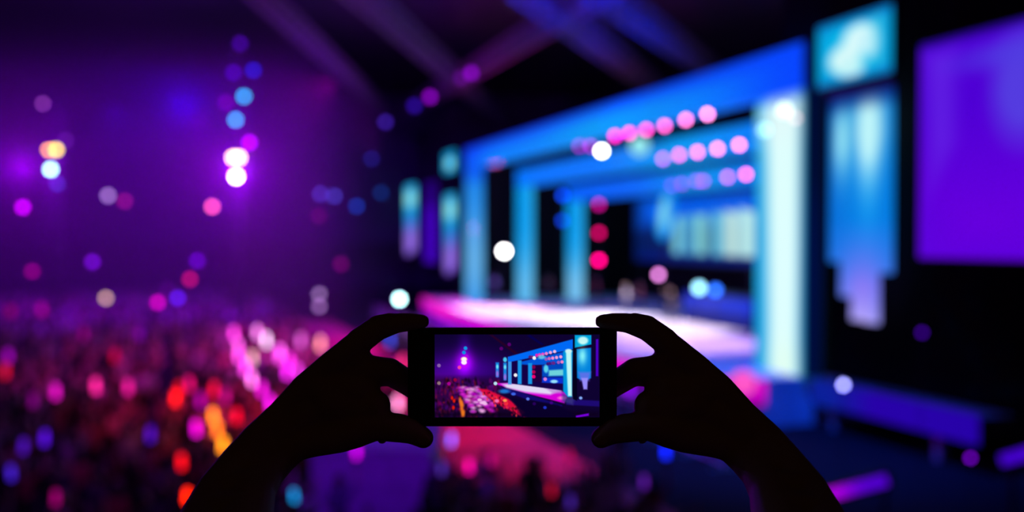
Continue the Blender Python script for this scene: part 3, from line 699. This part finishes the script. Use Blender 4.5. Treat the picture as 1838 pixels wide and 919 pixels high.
# the uncountable rest, one object
lows = [body_mesh(p_, .075, [M['cskin'], MS[i % 4], M['trou'], M['hair']], i) for i, p_ in enumerate(['down', 'cheer', 'onehand', 'clap'])]
allm = [M['cskin']] + MS + [M['trou'], M['hair']]
V, F, MI, off = [], [], [], 0
cache = []
for i, me in enumerate(lows):
    cache.append((np.array([v.co[:] for v in me.vertices]), [tuple(p_.vertices) for p_ in me.polygons], [p_.material_index for p_ in me.polygons]))
for (q, px, py, t) in far_ + rest[:150]:
    k = random.randrange(4); vv, ff, mm = cache[k]; a = random.uniform(-.5, .5) - .9; ca, sa = math.cos(a), math.sin(a); sc = random.uniform(.92, 1.06)
    R_ = np.array([[ca, -sa, 0], [sa, ca, 0], [0, 0, 1]]) * sc
    V.append(vv @ R_.T + np.array(q)); F += [tuple(x + off for x in f) for f in ff]; off += len(vv)
    ms = random.choices([0, 1, 2, 3], [5, 2, 2, 1])[0]
    MI += [{0: 0, 1: 1 + ms, 2: 5, 3: 6}[m] for m in mm]
if V:
    me = bpy.data.meshes.new('crowd'); me.from_pydata(np.vstack(V).tolist(), [], F); me.polygons.foreach_set('material_index', MI)
    tag(link('distant_crowd', me, allm), 'dense dark crowd packed across the rear of the hall', 'crowd', None, 'stuff')
print('CROWD', len(spots), len(near), len(far_), len(rest))

# performers on the stage
perf = [body_mesh(p_, .03, [M['cskin'], m_, M['trou'], M['hair']], i) for i, (p_, m_) in enumerate((('cheer', MS[3]), ('down', MS[1]), ('onehand', MS[0]), ('clap', MS[3])))]
for i, (px, t, k, lb) in enumerate(((1072, 7, 0, 'performer with both arms up by the innermost far column'), (1125, 6, 1, 'performer in a pale top standing mid stage'), (1150, 7.5, 3, 'performer clapping left of the riser lamps'),
                                  (1205, 6, 2, 'performer with one arm raised beside the riser'), (888, 3, 1, 'performer in a pale top between the far columns'), (985, 6, 3, 'performer clapping behind the second far column'))):
    s_, _ = st(PS(px, 500, t)); o = bpy.data.objects.new('person', perf[k]); C.objects.link(o); o.location = S(s_, t, STZ); o.rotation_euler = (0, 0, 1.4 + i * .3); tag(o, lb, 'person', 'performers on stage')
s_a, _ = st(PS(1225, 517, 6.8)); s_b, _ = st(PS(1345, 517, 6.8))
ri = stage_empty('stage_riser', s_b, 6.9, STZ, 'blue fronted riser carrying lamps at the middle of the stage', 'riser')
led_box('riser_front', (0, 0, 0), (.1, s_a - s_b, 1.6), lambda x, y, z: mix((0, 20, 120), (30, 60, 230), bump(z, 1.2, .5)), ri, .3)
bm = bmesh.new(); bbox(bm, (.1, 0, 0), (2.6, s_a - s_b, 1.55), None, .03); link('riser_platform', mesh_of(bm), M['riser'], ri)

# crowd barrier in front of the stage, one thing of many panels
bar = stage_empty('crowd_barrier', -6, -5.6, 0, 'long steel crowd barrier in front of the stage', 'barrier')
for i in range(0, 26):
    bm = bmesh.new(); y = i * 2.0
    for z in (.15, 1.1): tube(bm, (0, y, z), (0, y + 1.94, z), .025, n=6)
    for k in range(9): tube(bm, (0, y + .02 + k * .2375, .15), (0, y + .02 + k * .2375, 1.1), .01, n=5)
    for e in (.1, 1.84): tube(bm, (-.35, y + e, .02), (.35, y + e, .02), .02, n=5); tube(bm, (0, y + e, .02), (0, y + e, .2), .02, n=5)
    link('barrier_panel', mesh_of(bm), M['alu'], bar)

# control booth among the crowd
b0 = P(558, 812, 20.0); b1 = P(775, 812, 20.0)
bo = empty('control_booth', (b0.x, 20.0, 0), 'violet lit box shaped control booth below the left hand', 'booth')
bw = b1.x - b0.x
for nm, lo, hi in (('front_panel', (0, 0, 0), (bw, .06, b0.z)), ('side_panel', (0, .06, 0), (.06, 3.2, b0.z)), ('side_panel', (bw - .06, .06, 0), (bw, 3.2, b0.z)), ('roof', (-.05, -.05, b0.z), (bw + .05, 3.25, b0.z + .08))):
    bm = bmesh.new(); bbox(bm, lo, hi, None, .01); link(nm, mesh_of(bm), M['booth'], bo)
spot('booth_light', (b0.x + 1, 13.5, 8.5), (b0.x + 1.1, 20, 1.6), (.17, 0, 1), 1500, 34, .5)

# small violet light bars on the near right
def bar_light(a, b, Y, label, col, hot):
    A, B = P(*a, Y), P(*b, Y - .8); r = empty('light_bar', A, label, 'light bar', 'light bars near the lower right edge'); r.rotation_euler = (B - A).to_track_quat('X', 'Z').to_euler(); L = (B - A).length
    led_box('led_tube', (0, -.05, -.09), (L, .05, .09), lambda x, y, z: mix(col, hot, bump(x, .3, .4)), r, .1)
    bm = bmesh.new(); bbox(bm, (-.05, .05, -.16), (L + .05, .15, .16), None, .02); link('housing', mesh_of(bm), M['steel'], r)
    for x in (.1, L - .1):
        bm = bmesh.new(); q = r.rotation_euler.to_matrix().inverted() @ Vector((0, 0, -A.z + .02)); tube(bm, (x, .1, -.1), Vector((x, .1, -.1)) + q, .04, n=8); link('stand_leg', mesh_of(bm), M['steel'], r)
bar_light((1470, 893), (1590, 862), 18, 'violet magenta light bar beside the right forearm', (85, 0, 215), (185, 0, 235))
bar_light((1800, 826), (1870, 806), 18, 'violet light bar cut by the right edge of the photo', (75, 10, 215), (70, 0, 210))

# ------------------------------------------------------------------ haze
def haze(name, lo, hi, dens, label):
    m = bpy.data.materials.new('thin_haze'); m.use_nodes = True; nt = m.node_tree; nt.nodes.clear()
    out = nt.nodes.new('ShaderNodeOutputMaterial'); v = nt.nodes.new('ShaderNodeVolumeScatter'); v.inputs['Density'].default_value = dens; v.inputs['Anisotropy'].default_value = .2
    nt.links.new(v.outputs[0], out.inputs['Volume'])
    bm = bmesh.new(); bbox(bm, lo, hi); o = link(name, mesh_of(bm), m); return tag(o, label, 'haze', None, 'stuff')
haze('haze', (-70, 44, .05), (-9.5, 110, 16.5), .0048, 'violet lit haze hanging over the far left of the hall')
p0 = P(424, 305, 59.5); point('haze_glow_light', p0, (.36, .0, 1), 8500, .25)
p0 = P(330, 190, 62); point('haze_glow_light', p0, (.03, .0, 1), 4200, .3)  # added light clear of both towers, tints the haze blue
p0 = P(40, 300, 60); point('haze_glow_light', p0, (.34, .0, 1), 5200, .3)

# ------------------------------------------------------------------ the phone
ph = empty('smartphone', P(919.5, 677.5, HD), 'black smartphone held sideways showing the concert on its screen', 'phone')
ph.rotation_euler = (-math.atan2((CAM - ph.location).z, (CAM - ph.location).y) * 0 , 0, 0)
mpx = HD / FPX
pw, phh = 377 * mpx, 178 * mpx
bm = bmesh.new(); bbox(bm, (-pw / 2, 0, -phh / 2), (pw / 2, .008, phh / 2), None, .0016); link('phone_body', mesh_of(bm, smooth=False), M['blackglass'], ph)
def SXY(cx, cy_): return cx, cy_
scr = Paint(300, 152, 150, 27, 1690, 893, (14, 2, 48))
A = scr
A.glow(300, 420, 700, 150, (30, 0, 60)); A.glow(430, 320, 85, 110, (120, 0, 110)); A.glow(430, 240, 60, 220, (30, 0, 70)); A.glow(400, 330, 330, 170, (26, 0, 50)); A.glow(200, 600, 300, 160, (50, 0, 40))
A.poly([(150, 470), (700, 470), (900, 893), (150, 893)], (34, 4, 52), 60, .6)
rs = random.Random(3)
for i in range(420):
    x = rs.uniform(150, 760); y = rs.uniform(500, 890)
    c = rs.choice([(120, 0, 70), (90, 0, 110), (60, 0, 60), (150, 20, 40), (20, 0, 20), (10, 0, 15), (70, 10, 120)]); A.ell(x, y, rs.uniform(7, 14), rs.uniform(10, 28), c, 16, .6)
A.poly([(150, 830), (1690, 830), (1690, 893), (150, 893)], (12, 0, 26), 60, .8)
for k, (x0, y0, x1, y1) in enumerate(((390, 590, 520, 830), (430, 580, 600, 830), (480, 590, 680, 830), (540, 590, 700, 780))):
    for j in range(16):
        u = j / 15 + rs.uniform(-.03, .03); A.ell(x0 + (x1 - x0) * u + rs.uniform(-14, 14), y0 + (y1 - y0) * u + rs.uniform(-10, 10), 24, 15, rs.choice([(225, 40, 215), (200, 20, 190), (235, 130, 225), (180, 0, 190), (250, 190, 240)]), 24, .75)
A.poly([(560, 590), (640, 600), (840, 700), (990, 840), (960, 880), (760, 770), (600, 640)], (225, 10, 60), 20, .95)
for j in range(60):
    u = rs.random(); A.ell(620 + 340 * u + rs.uniform(-40, 60), 640 + 210 * u + rs.uniform(-20, 60), 9, 14, rs.choice([(150, 0, 50), (60, 0, 30), (255, 60, 60), (200, 20, 90)]), 8, .7)
A.ell(806, 716, 20, 16, (255, 150, 80), 12); A.ell(730, 720, 20, 18, (245, 110, 180), 12)
for x, y in ((570, 710), (590, 740), (610, 735), (620, 750)): A.ell(x, y, 22, 16, (245, 190, 240), 12, .9)
for y, w__ in ((705, 12), (735, 18), (765, 20), (800, 15), (835, 20), (865, 17)): A.ell(390 + (y - 700) * .14 + (w__ - 16), y, w__, 24, (255, 110 + w__, 30), 20, .85)
for x, y in ((312, 690), (330, 720), (325, 790)): A.ell(x, y, 12, 20, (225, 25, 10), 12)
# stage floor
A.poly([(735, 535), (1000, 530), (1400, 640), (1360, 745), (1000, 640), (735, 550)], (215, 0, 215), 14)
A.poly([(780, 545), (1100, 520), (1340, 600), (1230, 655), (1000, 630), (820, 585)], (225, 215, 245), 30)
A.poly([(1150, 560), (1340, 590), (1340, 640), (1250, 640)], (190, 140, 215), 25, .8); A.ell(1340, 690, 40, 18, (255, 110, 215), 16)
A.poly([(735, 552), (1000, 645), (1340, 748), (1340, 780), (1000, 700), (800, 620)], (20, 10, 120), 12, .8); A.ell(800, 620, 50, 22, (30, 140, 235), 20, .8); A.ell(885, 648, 22, 16, (60, 100, 230), 10)
A.poly([(870, 690), (1300, 760), (1500, 893), (960, 893)], (8, 0, 40), 30, .9)
for x, y, c in ((1020, 700, (90, 120, 235)), (1180, 790, (30, 50, 200)), (1080, 750, (40, 0, 90)), (880, 800, (120, 20, 30)), (1240, 740, (60, 0, 130))): A.ell(x, y, 16, 16, c, 8)
A.poly([(1380, 700), (1690, 720), (1690, 780), (1380, 760)], (30, 10, 120), 16, .9); A.poly([(1470, 875), (1590, 850), (1590, 875), (1470, 895)], (120, 0, 220), 10)
A.poly([(1340, 640), (1460, 680), (1440, 760), (1340, 730)], (60, 60, 130), 30, .7); A.ell(1514, 690, 16, 16, (130, 170, 245), 8)
# portals
A.poly([(868, 300), (1400, 180), (1400, 620), (868, 540)], (20, 0, 70), 10)
A.poly([(960, 310), (1380, 200), (1380, 320), (1100, 350), (960, 340)], (0, 85, 215), 14)
A.poly([(1150, 350), (1360, 320), (1360, 470), (1150, 470)], (0, 70, 190), 20)
A.poly([(1215, 400), (1360, 390), (1360, 455), (1215, 460)], (110, 210, 220), 20); A.ell(1190, 385, 22, 42, (90, 210, 235), 14); A.poly([(1150, 475), (1350, 475), (1350, 540), (1150, 530)], (10, 50, 210), 14); A.ell(1265, 517, 34, 18, (150, 225, 250), 12)
A.poly([(1060, 345), (1150, 345), (1150, 520), (1060, 520)], (30, 0, 60), 10)
for x0, x1, y0 in ((925, 962, 295), (1022, 1060, 325)): A.poly([(x0, y0), (x1, y0), (x1, 545), (x0, 545)], (20, 150, 230), 10)
A.poly([(835, 262), (868, 262), (868, 548), (835, 548)], (60, 150, 230), 8)
A.poly([(835, 260), (1440, 76), (1440, 180), (868, 310), (835, 310)], (0, 105, 245), 8)
A.poly([(1350, 200), (1440, 190), (1430, 680), (1395, 680), (1350, 620)], (0, 150, 220), 12); A.poly([(1375, 190), (1425, 190), (1432, 670), (1395, 670)], (190, 248, 248), 14); A.ell(1400, 200, 30, 22, (205, 245, 245), 14)
A.poly([(1442, 60), (1480, 50), (1480, 720), (1442, 700)], (2, 0, 28), 8)
A.poly([(1458, 34), (1612, 34), (1612, 130), (1458, 165)], (0, 165, 220), 8); A.ell(1535, 90, 48, 40, (190, 245, 245), 20)
A.poly([(1476, 180), (1610, 165), (1610, 480), (1580, 500), (1510, 500), (1480, 480)], (0, 130, 220), 12); A.glow(1530, 250, 40, 90, (130, 110, 30)); A.poly([(1495, 420), (1605, 420), (1590, 510), (1510, 510)], (110, 110, 235), 30, .8)
A.poly([(1520, 480), (1580, 480), (1575, 600), (1540, 600)], (150, 140, 250), 14)
A.poly([(1655, 78), (1678, 74), (1678, 462), (1655, 462)], (75, 0, 190), 6)
for x, y0, y1 in ((735, 318, 472), (807, 322, 505)):
    A.poly([(x - 16, y0), (x + 16, y0), (x + 14, y1), (x - 14, y1)], (20, 130, 225), 10); A.ell(x, y0 + 45, 11, 22, (110, 230, 250), 10); A.ell(x, y1 - 35, 12, 32, (150, 110, 225), 12)
A.ell(807, 290, 18, 26, (70, 200, 240), 10)
for nm, t, L in rows:
    for x, y, c, g in L: A.ell(x, y, 15, 17, tuple(v * min(1, g) for v in c), 5, .95)
for x, y, c in ((1080, 272, (255, 255, 255)), (905, 451, (255, 255, 255)), (717, 538, (190, 240, 255)), (1075, 467, (255, 0, 120)), (1075, 418, (190, 0, 80)), (1075, 367, (130, 0, 80)), (438, 170, (10, 160, 235)), (423, 215, (0, 150, 230)),
                (448, 256, (180, 0, 225)), (381, 371, (250, 70, 160)), (190, 351, (140, 100, 170)), (190, 535, (150, 120, 120)), (846, 131, (90, 0, 110)), (772, 174, (90, 0, 110)), (1182, 493, (225, 130, 220)), (341, 501, (150, 0, 60)), (283, 540, (170, 0, 150))):
    A.ell(x, y, 17, 19, c, 5, .95)
A.ell(424, 285, 30, 24, (255, 190, 170), 10); A.ell(424, 285, 22, 20, (255, 250, 245), 8); A.ell(424, 318, 26, 24, (255, 235, 255), 8); A.ell(1148, 262, 36, 22, (120, 220, 240), 18, .8)
A.poly([(1040, 30), (1170, 130), (1150, 140), (1010, 40)], (0, 0, 90), 12, .6); A.poly([(690, 30), (930, 225), (900, 235), (660, 30)], (50, 0, 30), 12, .6)
x0, x1, y0, y1 = [(v - c) * mpx for v, c in ((780, 919.5), (1076.5, 919.5), (600, 677.5), (749.5, 677.5))]
led_panel('display', (x0, -.0003, -y0), (x1, -.0003, -y0), (x1, -.0003, -y1), (x0, -.0003, -y1), scr, ph)
for sgn in (1,):
    bm = bmesh.new(); bbox(bm, (pw / 2 - .0105, -.0002, -.006), (pw / 2 - .009, .0002, .006), None, 0); link('earpiece', mesh_of(bm), M['steel'], ph)

# ------------------------------------------------------------------ the person holding it: both arms as one skin surface
def hp(px, py, d=0.0, Y=None):
    return P(px, py, (Y if Y else HD + .004) + d)
def chain(pts):
    out = []
    for i in range(len(pts) - 1):
        (x0, y0, d0, r0), (x1, y1, d1, r1) = pts[i], pts[i + 1]
        a, b = hp(x0, y0, d0), hp(x1, y1, d1); out.append((a, b, r0 * a.y / FPX, r1 * b.y / FPX))
    return out
segs = []
segs += chain([(547, 697, .004, 26), (590, 660, .002, 26), (632, 624, 0, 24), (676, 591, 0, 22), (712, 580, -.001, 18), (738, 578, -.001, 16.5), (756, 577, -.002, 13.5)]); segs += chain([(738, 577, -.001, 15), (763, 574, -.002, 8), (763, 580, -.002, 8)]); segs += chain([(700, 574, 0, 13), (673, 578, 0, 12)])   # index finger on the top edge
segs += chain([(545, 720, .006, 28), (640, 662, .004, 24), (668, 661, .004, 23), (700, 664, .008, 22), (733, 684, .019, 20), (765, 704, .021, 16), (785, 712, .020, 14)])       # middle finger behind
segs += chain([(545, 745, .008, 30), (642, 690, .008, 24), (668, 676, .012, 20), (700, 675, .02, 18), (735, 697, .026, 16), (768, 722, .024, 14)])                          # ring finger
segs += chain([(548, 770, .008, 30), (630, 730, .014, 24), (660, 745, .026, 14), (680, 770, .03, 11), (686, 788, .024, 9.5)])                                                     # little finger curled under
segs += chain([(560, 790, -.002, 31), (610, 782, -.004, 31), (640, 772, -.004, 32), (676, 765, -.004, 26), (715, 768, -.002, 26.5), (738, 773, -.001, 24), (760, 786, -.001, 19)])  # thumb under the lower edge
segs += chain([(600, 720, .002, 40), (645, 735, .002, 34), (673, 729, 0, 29)])
segs += chain([(585, 700, .004, 40), (640, 700, .004, 36)]); segs += chain([(640, 735, .002, 34), (660, 690, .004, 24)])
segs += chain([(640, 640, .003, 26), (655, 655, .003, 20)])
segs += chain([(668, 572 + 22, 0, 22), (645, 612, 0, 24)])
segs += chain([(505, 745, 0, 27), (547, 697, .004, 26)]); segs += chain([(505, 775, 0, 34), (560, 740, .004, 36)]); segs += chain([(512, 800, 0, 32), (560, 790, -.002, 31)])
up = [(505, 745, 0, 27), (462, 788, -.012, 30), (425, 830, -.028, 31), (388, 880, -.046, 36), (370, 930, -.066, 47), (345, 1000, -.10, 58), (300, 1090, -.16, 70), (250, 1200, -.23, 88)]
lo_ = [(530, 800, 0, 28), (500, 825, -.012, 31), (475, 850, -.028, 34), (453, 885, -.046, 42), (440, 930, -.066, 51), (415, 1000, -.10, 60), (365, 1100, -.16, 72), (285, 1215, -.23, 88)]
segs += chain(up) + chain(lo_)
for a, b in zip(up, lo_): segs += chain([a, b])
elbow = hp(265, 1208, -.23)
sh = CAM + Vector((-.19, .22, -.34))
segs.append((elbow, sh, .044, .058)); segs.append((sh, CAM + Vector((0, .14, -.40)), .065, .085))
bm = bmesh.new()
for a, b, r0, r1 in segs: capsule(bm, a, b, r0, r1, 16)
dup = bmesh.ops.duplicate(bm, geom=bm.verts[:] + bm.edges[:] + bm.faces[:])
for e in dup['geom']:
    if isinstance(e, bmesh.types.BMVert): e.co.x = -e.co.x + (2 * (919.5 - CX)) * mpx
bmesh.ops.reverse_faces(bm, faces=[e for e in dup['geom'] if isinstance(e, bmesh.types.BMFace)])
me = mesh_of(bm); o = bpy.data.objects.new('tmp', me); C.objects.link(o)
md = o.modifiers.new('r', 'REMESH'); md.mode = 'VOXEL'; md.voxel_size = .0017
md = o.modifiers.new('s', 'SMOOTH'); md.iterations = 4; md.factor = .5
dg = bpy.context.evaluated_depsgraph_get(); m2 = bpy.data.meshes.new_from_object(o.evaluated_get(dg)); bpy.data.objects.remove(o)
for pl in m2.polygons: pl.use_smooth = True
m2.materials.clear(); holder = link('person', m2, M['skin'])
tag(holder, 'person in silhouette raising both bare arms to hold the phone', 'person')
# thumb nails
for sx in (1, -1):
    c = hp(762, 787, -.001); c.x = c.x if sx == 1 else -c.x + (2 * (919.5 - CX)) * mpx
    bm = bmesh.new(); r = bmesh.ops.create_uvsphere(bm, u_segments=12, v_segments=8, radius=1)
    for v in r['verts']: v.co = Vector((v.co.x * .0052, v.co.y * .0012, v.co.z * .0042)) + c + Vector((0, -.0078, 0))
    link('thumbnail', mesh_of(bm, smooth=True), M['skin'], holder)
